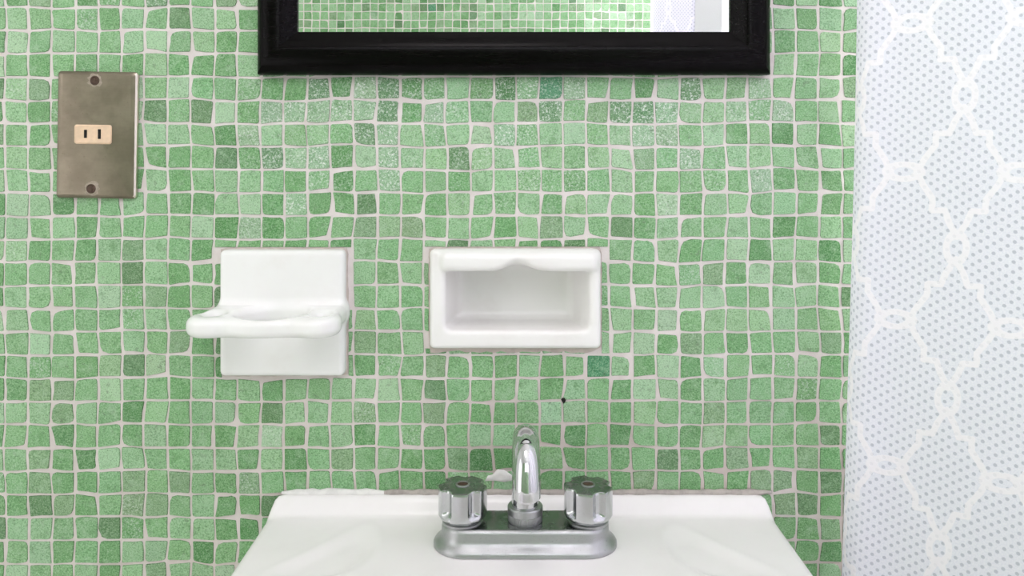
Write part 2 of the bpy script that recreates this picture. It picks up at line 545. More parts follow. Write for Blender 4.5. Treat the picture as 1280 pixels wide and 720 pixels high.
def tile_outlines(rng, nx, nz, cx, cz, px_, pz_, rough=1.0):
    """outline of 16 points for each tile of an nx by nz grid, in wall coordinates (x, z)"""
    n = nx * nz
    ii, jj = np.meshgrid(np.arange(nx), np.arange(nz), indexing='ij')
    ii, jj = ii.ravel(), jj.ravel()
    # shared jitter of the grid crossings so that joints run on from tile to tile
    gx = rng.normal(0, 0.00055 * rough, (nx + 1, nz + 1)) + 0.0007 * rough * np.sin(np.arange(nz + 1) * 0.9 + rng.uniform(0, 6))[None, :]
    gz = rng.normal(0, 0.00055 * rough, (nx + 1, nz + 1)) + 0.0006 * rough * np.sin(np.arange(nx + 1) * 0.7 + rng.uniform(0, 6))[:, None]
    X = cx + px_ * np.arange(nx + 1)[:, None] + gx
    Z = cz + pz_ * np.arange(nz + 1)[None, :] + gz
    quad = np.stack([np.stack([X[ii + a, jj + b], Z[ii + a, jj + b]], -1) for a, b in ((0, 0), (1, 0), (1, 1), (0, 1))], 1)
    c = quad.mean(1, keepdims=True)
    # inset by half a joint, unevenly at each corner
    ins = 0.00048 + np.abs(rng.normal(0, 0.00048 * rough, (n, 4, 2)))
    big = rng.random((n, 4)) < 0.09 * rough
    ins += np.where(big[..., None], rng.uniform(0.0005, 0.0022, (n, 4, 2)), 0)
    q = quad - np.sign(quad - c) * ins
    pts = []
    cut = 0.0005 + rng.gamma(1.3, 0.0005 * rough, (n, 4)) + (rng.random((n, 4)) < 0.06 * rough) * rng.uniform(0.002, 0.0055, (n, 4))
    cut = np.minimum(cut, 0.0072)
    for k in range(4):
        p, prv, nxt = q[:, k], q[:, (k - 1) % 4], q[:, (k + 1) % 4]
        def toward(o, dist):
            v = o - p
            return p + v / np.linalg.norm(v, axis=1, keepdims=True) * dist[:, None]
        a, b = toward(prv, cut[:, k]), toward(nxt, cut[:, k])
        m = (a + b) * 0.29 + p * 0.42
        pts += [a, m, b]
        e = (p + nxt) / 2
        dirn = e - c[:, 0]
        dirn /= np.linalg.norm(dirn, axis=1, keepdims=True)
        pts.append(e + dirn * rng.normal(0.00005, 0.00030 * rough, (n, 1)))
    return np.stack(pts, 1), ii, jj             # (n, 16, 2)

def clip_tiles(out, rects):
    keep = np.ones(len(out), bool)
    for r in rects:
        m = 0.0016
        x0, x1, z0, z1 = r['x0'] - m, r['x1'] + m, r['z0'] - m, r['z1'] + m
        lo, hi = out.min(1), out.max(1)
        ov = (hi[:, 0] > x0) & (lo[:, 0] < x1) & (hi[:, 1] > z0) & (lo[:, 1] < z1)
        for t in np.nonzero(ov & keep)[0]:
            gaps = [x0 - lo[t, 0], hi[t, 0] - x1, z0 - lo[t, 1], hi[t, 1] - z1]
            g = int(np.argmax(gaps))
            if gaps[g] < 0.0035: keep[t] = False
            elif g == 0: out[t, :, 0] = np.minimum(out[t, :, 0], x0)
            elif g == 1: out[t, :, 0] = np.maximum(out[t, :, 0], x1)
            elif g == 2: out[t, :, 1] = np.minimum(out[t, :, 1], z0)
            else: out[t, :, 1] = np.maximum(out[t, :, 1], z1)
    return keep

def tile_geometry(rng, out, face_sign, y):
    """vertices (n, 32, 3): raised face ring then foot ring; face_sign -1 faces -y"""
    n = len(out)
    c = out.mean(1, keepdims=True)
    d = out - c
    ln = np.linalg.norm(d, axis=2, keepdims=True)
    top = c + d * np.maximum(1 - 0.00055 / np.maximum(ln, 1e-6), 0.2)
    hgt = rng.uniform(0.0006, 0.0011, (n, 1)) + (d[..., 0] * rng.normal(0, 0.014, (n, 1)) + d[..., 1] * rng.normal(0, 0.014, (n, 1)))
    hgt = np.clip(hgt, 0.0003, 0.0014)
    V = np.zeros((n, 32, 3))
    V[:, :16, 0], V[:, :16, 2] = top[..., 0], top[..., 1]
    V[:, 16:, 0], V[:, 16:, 2] = out[..., 0], out[..., 1]
    V[:, :16, 1] = y + face_sign * hgt
    V[:, 16:, 1] = y - face_sign * 0.0003
    return V

T_FACES = [tuple(range(16))] + [(i, i + 16, (i + 1) % 16 + 16, (i + 1) % 16) for i in range(16)]
def tile_mesh(name, V, C, flip, rim=0.42):
    """V (n,32,3), C (n,4) -> one mesh with a colour per tile"""
    n = len(V)
    me = bpy.data.meshes.new(name)
    base = [f[::-1] for f in T_FACES] if flip else T_FACES
    faces = [tuple(i + 32 * t for i in f) for t in range(n) for f in base]
    me.from_pydata(V.reshape(-1, 3).tolist(), [], faces)
    at_ = me.color_attributes.new('tile_color', 'FLOAT_COLOR', 'POINT')
    CC = np.repeat(C, 32, axis=0).reshape(n, 32, 4)
    CC[:, 16:, :3] *= rim                       # grime along the rim of each tile
    at_.data.foreach_set('color', CC.astype(np.float32).ravel())
    me.update()
    return me

def lay_tiles(wall, V, C, single, m, flip, rim):
    """the chosen tiles as objects of their own, all others joined"""
    first = True
    for t in np.nonzero(single)[0]:
        ctr = V[t].mean(0)
        me = tile_mesh('tile', (V[t] - ctr)[None], C[t:t + 1], flip, rim)
        me.materials.append(m)
        o = bpy.data.objects.new('tile', me)
        o.parent = wall
        o.location = ctr
        col.objects.link(o)
    rest = ~single
    o = link('tile_field', tile_mesh('tile_field', V[rest], C[rest], flip, rim), m, wall)
    o['kind'] = 'stuff'

rng = np.random.default_rng(11)
# back wall: the grid runs through photo lines x = 6.5 + 29.05 i, y = 9 + 28.95 j
i0, i1 = -40, 62
j0, j1 = -40, 56
gx0 = (6.5 + 29.05 * i0 - 640) / 1400.0
nx = i1 - i0
gz0 = E + (195 - (9 + 28.95 * j1)) / 1400.0
nz = j1 - j0
out, ti, tj = tile_outlines(rng, nx, nz, gx0, gz0, PITCH_X, PITCH_Z)
ti = ti + i0
tj = j1 - 1 - tj                               # row number counted down in the photo
keep = clip_tiles(out, [HOLDER, DISH])
keep &= (out[..., 0].min(1) > XL) & (out[..., 0].max(1) < XR) & (out[..., 1].min(1) > 0.002) & (out[..., 1].max(1) < ZC)
out, ti, tj = out[keep], ti[keep], tj[keep]
n = len(out)
cpx = out.mean(1) * np.array([1400, -1400]) + np.array([640, 195 + 1400 * E])   # tile centres in photo pixels
C = np.zeros((n, 4))
w = WEIGHTS / WEIGHTS.sum()
pick = rng.choice(len(PALETTE), n, p=w)
for t in range(n):
    if 0 <= tj[t] < len(TILE_MAP) and 0 <= ti[t] < 36:
        pick[t] = CODES.index(TILE_MAP[tj[t]][ti[t]].replace('.', 'm'))
C[:, :3] = PALETTE[pick] * rng.uniform(0.95, 1.04, (n, 1)) * rng.normal(1, 0.022, (n, 3))
C[:, :3] = C[:, :3] * 0.88 + PALETTE[2] * 0.12
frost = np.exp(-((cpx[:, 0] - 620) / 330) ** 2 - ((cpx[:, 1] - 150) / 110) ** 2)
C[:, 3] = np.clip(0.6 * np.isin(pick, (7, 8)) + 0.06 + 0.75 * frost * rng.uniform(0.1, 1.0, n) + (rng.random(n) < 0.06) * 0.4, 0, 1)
V = tile_geometry(rng, out, -1, 0.0)
# which tiles show whole in the photo
x_lo, x_hi = (out[..., 0].min(1)) * 1400 + 640, (out[..., 0].max(1)) * 1400 + 640
y_lo, y_hi = 195 + 1400 * (E - out[..., 1].max(1)), 195 + 1400 * (E - out[..., 1].min(1))
vis = (x_lo > 0) & (x_hi < 1044) & (y_lo > 0) & (y_hi < 720)
for a, b, c_, d_ in ((318, 966, -50, 97), (64, 174, 84, 254), (220, 440, 308, 476), (533, 756, 308, 445),
                     (540, 775, 585, 760), (630, 685, 530, 700), (325, 985, 604, 760), (280, 1030, 640, 760)):
    vis &= ~((x_hi > a) & (x_lo < b) & (y_hi > c_) & (y_lo < d_))
xx, zz = out[..., 0], out[..., 1]
area = 0.5 * np.abs((xx * np.roll(zz, -1, 1) - np.roll(xx, -1, 1) * zz).sum(1))
area = np.where(vis, area, 0)
single = np.zeros(n, bool)
single[np.argsort(-area)[:300]] = True
single &= area > 0
lay_tiles(wall_back, V, C, single, M['tile'], True, 0.5)

# opposite wall, seen only in the mirror
rng = np.random.default_rng(23)
fx0 = -0.9795
nfx = int((0.352 - fx0) / PITCH_X)
nfz = 114
out, ti, tj = tile_outlines(rng, nfx, nfz, fx0, 0.012, PITCH_X, PITCH_Z, 0.7)
keep = ~((out[..., 0].max(1) > FILL_WIN[0]) & (out[..., 0].min(1) < FILL_WIN[1]) & (out[..., 1].max(1) > FILL_WIN[2]) & (out[..., 1].min(1) < FILL_WIN[3]))
out = out[keep]
n = len(out)
C = np.zeros((n, 4))
C[:, :3] = PALETTE[rng.choice(len(PALETTE), n, p=w)] * rng.uniform(0.95, 1.08, (n, 1))
C[:, 3] = 0.05
V = tile_geometry(rng, out, 1, -ROOM)
path = DIST + ROOM - 0.016
mx = 640 + FPX * out[..., 0].mean(1) / path
my = 195 - FPX * (out[..., 1].mean(1) - E) / path
single = (mx > 374) & (mx < 814) & (my > -4) & (my < 41)
lay_tiles(wall_front, V, C, single, M['tile'], False, 0.8)
# grout bed of the opposite wall's mosaic
bm = bmesh.new()
add_box(bm, (XL, -ROOM, 0), (0.354, -ROOM + 0.0004, FILL_WIN[2])); add_box(bm, (XL, -ROOM, FILL_WIN[2]), (FILL_WIN[0], -ROOM + 0.0004, ZC))
link('grout_bed', bm_mesh('grout_bed', bm), M['grout'], wall_front)

# mortar smear and nail hole on the tiled wall
def lump(name, pts, m, parent, seed, depth=0.003, label=None):
    """irregular flat blob on the wall through outline points (photo pixels)"""
    rr = random.Random(seed)
    bm = bmesh.new()
    P = [at(x, y, 0.0) for x, y in pts]
    c = sum(P, Vector()) / len(P)
    rings = []
    for k, (s, d) in enumerate(((1.0, -0.0005), (0.97, depth * 0.6), (0.7, depth), (0.35, depth * 1.1))):
        rings.append([c + (p - c) * s * (1 + rr.uniform(-0.08, 0.08)) + Vector((0, -d * rr.uniform(0.75, 1.2), 0)) for p in P])
    loft(bm, rings)
    o = link(name, bm_mesh(name, bm), m, parent, 60)
    if label: o['label'] = label
    return o
lump('mortar_smear', [(606, 601), (610, 594), (617, 592), (622, 586), (630, 587), (636, 591), (641, 594), (642, 600), (630, 602), (618, 601)],
     M['white_caulk'], wall_back, 3, 0.0018, 'white mortar smear on the tiles behind the spout')
lump('nail_hole', [(701, 499), (703, 497), (706, 497), (707, 500), (706, 503), (704, 504)], M['black'], wall_back, 4, 0.0022, 'tiny dark nail hole')
def strip(pts_top, pts_bot, m, name, seed, depth=0.0022, label=None):
    o = lump(name, pts_top + pts_bot[::-1], m, wall_back, seed, depth)
    if label: o['label'] = label
M['bed'] = plain('stained_mortar', srgb(204, 192, 184), 0.85, 0, 90, 0.3)
def mortar_frame(rect, w, seed, name):
    rr = random.Random(seed)
    bm = bmesh.new()
    x0, x1, z0, z1 = rect['x0'], rect['x1'], rect['z0'], rect['z1']
    inner, outer = [], []
    for (ax, az), (bx, bz), (ox, oz) in (((x0, z0), (x1, z0), (0, -1)), ((x1, z0), (x1, z1), (1, 0)), ((x1, z1), (x0, z1), (0, 1)), ((x0, z1), (x0, z0), (-1, 0))):
        for k in range(24):
            t = k / 24
            x, z = ax + (bx - ax) * t, az + (bz - az) * t
            ww = w[0] if oz < 0 else w[1]
            o_ = ww * rr.uniform(0.55, 1.15)
            inner.append((x - ox * 0.003, z - oz * 0.003)); outer.append((x + ox * o_, z + oz * o_))
    rings = [[(x, 0.001, z) for x, z in outer], [(x, -0.0014, z) for x, z in outer], [(x, -0.0028, z) for x, z in inner]]
    loft(bm, rings, False, False)
    link(name, bm_mesh(name, bm), M['bed'], wall_back, 50)
mortar_frame(HOLDER, (0.0022, 0.0016), 5, 'mortar_edge')
mortar_frame(DISH, (0.0050, 0.0016), 6, 'mortar_edge')

# ------------------------------------------------------------------ mirror
def frame_mirror():
    d0 = 0.012
    x0, x1 = at(322, 0, d0).x, at(962.5, 0, d0).x
    z0 = at(0, 93, d0).z
    z1 = z0 + 0.62
    gx0_, gx1_ = at(372, 0, 0.010).x, at(912, 0, 0.010).x
    wd = gx0_ - x0
    root = tag(empty('wall_mirror', ((x0 + x1) / 2, -0.003, z0)), 'rectangular wall mirror in a wide black-brown wooden frame', 'mirror')
    # (fraction of the width inwards, depth) of the moulding
    prof = [(0.0, 0.003), (0.0, 0.0120), (0.03, 0.0150), (0.12, 0.0185), (0.26, 0.0210), (0.42, 0.0222), (0.56, 0.0218),
            (0.66, 0.0200), (0.78, 0.0165), (0.90, 0.0132), (0.97, 0.0118), (1.0, 0.0108), (1.0, 0.0030)]
    zin = at(0, 40, 0.010).z - z0
    bm = bmesh.new()
    rings = []
    for f, d in prof:
        ix, iz = f * wd, f * zin
        rings.append([(x0 + ix, -d, z0 + iz), (x1 - ix, -d, z0 + iz), (x1 - ix, -d, z1 - iz), (x0 + ix, -d, z1 - iz)])
    rows = [[bm.verts.new(p) for p in r] for r in rings]
    for a, b in zip(rows, rows[1:] + rows[:1]):
        for i in range(4):
            bm.faces.new((a[i], a[(i + 1) % 4], b[(i + 1) % 4], b[i]))
    me = bm_mesh('frame', bm)
    link('frame', me, M['frame'], root, 35)
    bm = bmesh.new()
    add_box(bm, (x0 + wd - 0.004, -0.0085, z0 + zin - 0.004), (x1 - wd + 0.004, -0.0035, z1 - zin + 0.004))
    link('mirror_glass', bm_mesh('mirror_glass', bm), M['mirror'], root)
frame_mirror()

# ------------------------------------------------------------------ electrical outlet
def outlet():
    d = 0.0085
    c = (at(68.5, 88.5, d) + at(169, 248.5, d)) / 2
    root = tag(empty('electrical_outlet', (c.x, -0.002, c.z)), 'tarnished metal wall plate with an ivory two-slot socket on the green tiles', 'outlet')
    hw, hh = 100.0 / 1400 / 2 * 0.985, 159.5 / 1400 / 2 * 0.985
    tilt = Matrix.Translation((c.x, 0, c.z)) @ Matrix.Rotation(R(0.9), 4, 'Y')
    def put(bm): bmesh.ops.transform(bm, matrix=tilt, verts=bm.verts)
    def rr(w_, h_, r, y, n=6):
        pts = []
        for sx, sz, a0 in ((1, 1, 0), (-1, 1, 90), (-1, -1, 180), (1, -1, 270)):
            for k in range(n + 1):
                a = R(a0 + 90 * k / n)
                pts.append((sx * (w_ - r) + r * math.cos(a), y, sz * (h_ - r) + r * math.sin(a)))
        return pts
    bm = bmesh.new()
    loft(bm, [rr(hw, hh, 0.003, -0.0016), rr(hw, hh, 0.003, -0.0050), rr(hw - 0.0012, hh - 0.0012, 0.003, -0.0066), rr(hw - 0.0042, hh - 0.0030, 0.002, -0.0076)], True, True)
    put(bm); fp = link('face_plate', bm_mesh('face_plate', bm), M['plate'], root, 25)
    fp.data.materials.append(M['edge_glint'])                      # highlight on the right bevel, painted in as brighter metal
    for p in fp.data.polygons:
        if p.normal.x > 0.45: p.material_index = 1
    q = at(116, 168, d) - Vector((c.x, 0, c.z))
    bm = bmesh.new()
    loft(bm, [[(x + q.x, y, z + q.z) for x, y, z in ring] for ring in
              (rr(0.0164, 0.0085, 0.0022, -0.0070), rr(0.0164, 0.0085, 0.0022, -0.0084), rr(0.0152, 0.0074, 0.0018, -0.0092), rr(0.0140, 0.0062, 0.0015, -0.0090))])
    put(bm); rec = link('receptacle', bm_mesh('receptacle', bm), M['ivory'], root, 30)
    rec['label'] = 'ivory plastic socket insert'
    for px, hz in ((107.3, 0.0036), (124.6, 0.0043)):
        s = at(px, 167.5, d) - Vector((c.x, 0, c.z))
        bm = bmesh.new(); add_box(bm, (s.x - 0.0013, -0.0094, s.z - hz), (s.x + 0.0013, -0.0080, s.z + hz), 0.0002, 1)
        put(bm); link('slot', bm_mesh('slot', bm), M['black'], rec)
    for px, py in ((117, 100.5), (114.5, 236)):
        s = at(px, py, d) - Vector((c.x, 0, c.z))
        bm = bmesh.new()
        n = 20
        ring = lambda r, y: [(s.x + r * math.cos(2 * math.pi * k / n), y, s.z + r * math.sin(2 * math.pi * k / n)) for k in range(n)]
        loft(bm, [ring(0.0042, -0.0072), ring(0.0042, -0.0080), ring(0.0033, -0.0084), ring(0.0026, -0.0078)])
        add_box(bm, (s.x - 0.0006, -0.0082, s.z - 0.0026), (s.x + 0.0006, -0.0076, s.z + 0.0026))
        put(bm); sc = link('screw', bm_mesh('screw', bm), M['rust'], root, 40)
        sc['label'] = 'rusty screw sunk in the plate'
        rr_ = random.Random(px)
        bm = bmesh.new()
        wob = [rr_.uniform(0.8, 1.25) for _ in range(n)]
        loft(bm, [[(s.x + r * (wob[k] if r > 0.005 else 1) * math.cos(2 * math.pi * k / n), y, s.z + r * (wob[k] if r > 0.005 else 1) * math.sin(2 * math.pi * k / n)) for k in range(n)]
                  for r, y in ((0.0066, -0.0074), (0.0060, -0.0078), (0.0043, -0.0081))], False, False)
        put(bm); link('corrosion_ring', bm_mesh('corrosion_ring', bm), M['scale'], root, 60)['label'] = 'pale corroded ring round the screw'
outlet()

# ------------------------------------------------------------------ ceramic tumbler holder and soap dish
def holder():
    cx = (HOLDER['x0'] + HOLDER['x1']) / 2
    cz = (HOLDER['z0'] + HOLDER['z1']) / 2
    hx, hz = (HOLDER['x1'] - HOLDER['x0']) / 2, (HOLDER['z1'] - HOLDER['z0']) / 2
    sz = E - 0.1382
    def f(P):
        X, D, Z = P[0] - cx, -P[1], P[2]
        plate = sd_box((X, D, Z), (0, 0.002, cz), (hx, 0.0095, hz), 0.0045)
        o = sd_box2(X, D, 0, 0.031, 0.0580, 0.0425, 0.018)
        o = smin(o, np.sqrt(X ** 2 + (D - 0.044) ** 2) - 0.0335, 0.014)
        for s in (-1, 1):
            o = smin(o, np.sqrt((X - s * 0.0455) ** 2 + (D - 0.060) ** 2) - 0.0150, 0.014)
        o = smax(o, -(np.sqrt((X - 0.002) ** 2 + (D - 0.043) ** 2) - 0.0285), 0.004)
        for s in (-1, 1):
            o = smax(o, -(np.sqrt((X - s * 0.0445) ** 2 + ((D - 0.050) * 0.8) ** 2) - 0.0070), 0.004)
        shelf = extrude(o, Z - sz, 0.0082, 0.0066)
        return smin(plate, shelf, 0.007)
    me = surface_nets('body', f, (cx - 0.068, -0.086, cz - hz - 0.004), (cx + 0.068, 0.010, cz + hz + 0.004), 0.0012)
    me.name = 'tumbler_holder'
    o = link('tumbler_holder', me, M['ceramic'], None, 180)
    tag(o, 'white ceramic wall plate with a jutting shelf holed for tumbler and toothbrushes', 'tumbler holder')
holder()

def soap_dish():
    cx, cz = (DISH['x0'] + DISH['x1']) / 2, (DISH['z0'] + DISH['z1']) / 2
    hx, hz = (DISH['x1'] - DISH['x0']) / 2, (DISH['z1'] - DISH['z0']) / 2
    def f(P):
        X, D, Z = P[0], -P[1], P[2] - E
        zc = cz - E
        fl = sd_box((X, D, Z), (cx, 0.002, zc), (hx, 0.0075, hz), 0.0045)
        body = sd_box((X, D, Z), (cx, -0.024, zc), (hx - 0.0065, 0.027, hz - 0.0065), 0.004)
        o = np.minimum(fl, body)
        t = np.clip((0.0095 - D) / 0.0515, -0.3, 1.2)
        a0, a1 = -0.0590 + 0.0072 * t, 0.0688 - 0.0120 * t
        b0, b1 = -0.1540 + 0.001 * t, -0.0955 - 0.004 * t
        qx = np.abs(X - (a0 + a1) / 2) - (a1 - a0) / 2
        qz = np.abs(Z - (b0 + b1) / 2) - (b1 - b0) / 2
        r = 0.006
        c2 = np.sqrt(np.maximum(qx + r, 0) ** 2 + np.maximum(qz + r, 0) ** 2) + np.minimum(np.maximum(qx, qz) + r, 0) - r
        cav = smax(c2, -(D + 0.0405), 0.010)
        o = smax(o, -cav, 0.005)
        wave = 0.0085 * np.exp(-((X - 0.0052) / 0.0125) ** 2)
        zb, zt = -0.1015 + wave, -0.0850
        lip = sd_box((X, D, Z - (zb + zt) / 2), (0.0062, 0.0095, 0), (0.0675, 0.0095, (zt - zb) / 2), 0.0001) * 1.0
        hh = (zt - zb) / 2
        q2z = np.abs(Z - (zb + zt) / 2) - hh + 0.0058
        q2d = np.abs(D - 0.0060) - 0.0088 + 0.0058
        q2x = np.abs(X - 0.0062) - 0.0690 + 0.0058
        lip = np.sqrt(np.maximum(q2x, 0) ** 2 + np.maximum(q2d, 0) ** 2 + np.maximum(q2z, 0) ** 2) + np.minimum(np.maximum(np.maximum(q2x, q2d), q2z), 0) - 0.0058
        return smin(o, lip, 0.005)
    me = surface_nets('soap_dish', f, (cx - hx - 0.003, -0.022, cz - hz - 0.003), (cx + hx + 0.003, 0.054, cz + hz + 0.003), 0.0010)
    o = link('soap_dish', me, M['dish'], None, 180)
    tag(o, 'white ceramic soap dish recessed in the green tiles under a wavy lip', 'soap dish')
soap_dish()

# ------------------------------------------------------------------ basin
SX0, SX1, SD0, SD1 = -0.2140, 0.2290, 0.0024, 0.40
SCX = (SX0 + SX1) / 2
DECK = E - 0.314
def sstep(a, b, x):
    t = np.clip((np.asarray(x) - a) / (b - a), 0, 1)
    return t * t * (3 - 2 * t)
def basin():
    na, nr = 220, 76
    hx, hd = (SX1 - SX0) / 2, (SD1 - SD0) / 2
    cd = (SD0 + SD1) / 2
    rad = 0.016
    # rounded rectangle outline, evenly walked
    per = []
    for sx, sd, a0 in ((1, 1, 0), (-1, 1, 90), (-1, -1, 180), (1, -1, 270)):
        r_ = rad if sd < 0 else 0.06
        for k in range(9):
            a = R(a0 + 90 * k / 8)
            per.append((sx * (hx - r_) + r_ * math.cos(a), sd * (hd - r_) + r_ * math.sin(a)))
    per = np.array(per + [per[0]])
    seg = np.linalg.norm(np.diff(per, axis=0), axis=1)
    s = np.concatenate([[0], np.cumsum(seg)])
    tt = np.linspace(0, s[-1], na * 2 + 1)[:-1]
    o = np.stack([np.interp(tt, s, per[:, i]) for i in range(2)], 1)
    fr = np.concatenate([np.linspace(0, 1, nr) ** 0.9])
    fr = fr * 0.999
    # edge inset in metres for the first rings, then scaling towards the middle
    first = np.array([0.0, 0.0008, 0.002, 0.0038, 0.006, 0.009])
    rings = []
    inn = o.copy()
    def inset(d):
        q = o.copy()
        q[:, 0] *= (hx - d) / hx; q[:, 1] *= (hd - d) / hd
        return q
    flat = [(inset(d), d) for d in first]
    base = inset(0.012)
    for k in range(nr):
        f = 1 - k / (nr - 1) * 0.995
        flat.append((base * f, 0.02))
    def height(x, d, edge):
        h = -0.0 + 0.0135 * (1 - sstep(0.005, 0.021, d))
        # leaf-shaped soap rests left and right of the faucet
        for sgn in (-1, 1):
            X = (x - SCX) * sgn
            dx, dd = X - 0.148, d - 0.086
            a = R(52)
            u_, v_ = dx * math.cos(a) + dd * math.sin(a), -dx * math.sin(a) + dd * math.cos(a)
            v_ = v_ + 6.0 * u_ ** 2 - 0.004
            r = np.sqrt((u_ / 0.050) ** 2 + (v_ / 0.0235) ** 2)
            h = h - 0.0024 * (1 - sstep(0.55, 1.05, r)) + 0.0005 * np.exp(-((r - 1.08) / 0.12) ** 2)
        rb = (np.abs((x - SCX) / 0.170) ** 2.6 + np.abs((d - 0.262) / 0.118) ** 2.6) ** (1 / 2.6)
        h = h - 0.115 * (1 - sstep(0.35, 1.02, rb))
        return h
    Vv, F = [], []
    n_ = na * 2
    for q, e in flat:
        x, d = q[:, 0] + SCX, q[:, 1] + cd
        h = height(x, d, e)
        back = sstep(0.010, 0.002, o[:, 1] + hd)
        re = 0.008 - 0.0065 * back
        t = np.maximum(0.0, 1 - e / re)
        h = h - re * (1 - np.sqrt(np.maximum(0.0, 1 - t * t)))
        Vv += [(x[i], -d[i], DECK + h[i]) for i in range(n_)]
    nrow = len(flat)
    for k in range(nrow - 1):
        for i in range(n_):
            j = (i + 1) % n_
            F.append((k * n_ + i, k * n_ + j, (k + 1) * n_ + j, (k + 1) * n_ + i))
    F.append(tuple((nrow - 1) * n_ + i for i in range(n_)))
    # apron and underside
    b0 = len(Vv)
    for sc, dz in ((1.0, -0.030), (0.985, -0.060), (0.90, -0.085), (0.70, -0.145), (0.40, -0.165)):
        for i in range(n_):
            y = max(o[i, 1] * sc + cd, SD0) if sc < 1 else o[i, 1] + cd
            if o[i, 1] < -hd + 0.001: y = SD0
            Vv.append((o[i, 0] * sc + SCX, -y, DECK + dz))
    prev = 0
    for k in range(5):
        cur = b0 + k * n_
        for i in range(n_):
            j = (i + 1) % n_
            F.append((prev + j, prev + i, cur + i, cur + j))
        prev = cur
    F.append(tuple(prev + i for i in range(n_))[::-1])
    root = tag(empty('basin', (SCX, -SD0, DECK)), 'white enamelled wall-hung washbasin with two leaf-shaped soap rests', 'sink')
    link('bowl', mesh_from('bowl', Vv, F), M['sink'], root, 60)
    # caulk along the wall: grimy bead with a white smeared length at the left
    def bead(name, px0, px1, m, seed, r0, label):
        rr = random.Random(seed)
        bm = bmesh.new()
        nn = max(8, int((px1 - px0) / 9))
        pts, rad_ = [], []
        for k in range(nn + 1):
            p = at(px0 + (px1 - px0) * k / nn, 0, 0.002)
            p.y = -0.0020 + rr.uniform(-0.0002, 0.0003)
            p.z = DECK + 0.0142 + rr.uniform(-0.0002, 0.0004) * r0 / 0.002
            pts.append(p); rad_.append(r0 * rr.uniform(0.8, 1.2) * min(1, 0.4 + min(k, nn - k) * 0.3))
        tube(bm, pts, rad_, 8)
        o_ = link(name, bm_mesh(name, bm), m, root, 180)
        o_['label'] = label
    bead('caulk', 470, 965, M['caulk'], 8, 0.0030, 'grimy grey caulk bead')
    bead('caulk', 352, 486, M['white_caulk'], 9, 0.0036, 'white smeared caulk bead')
basin()

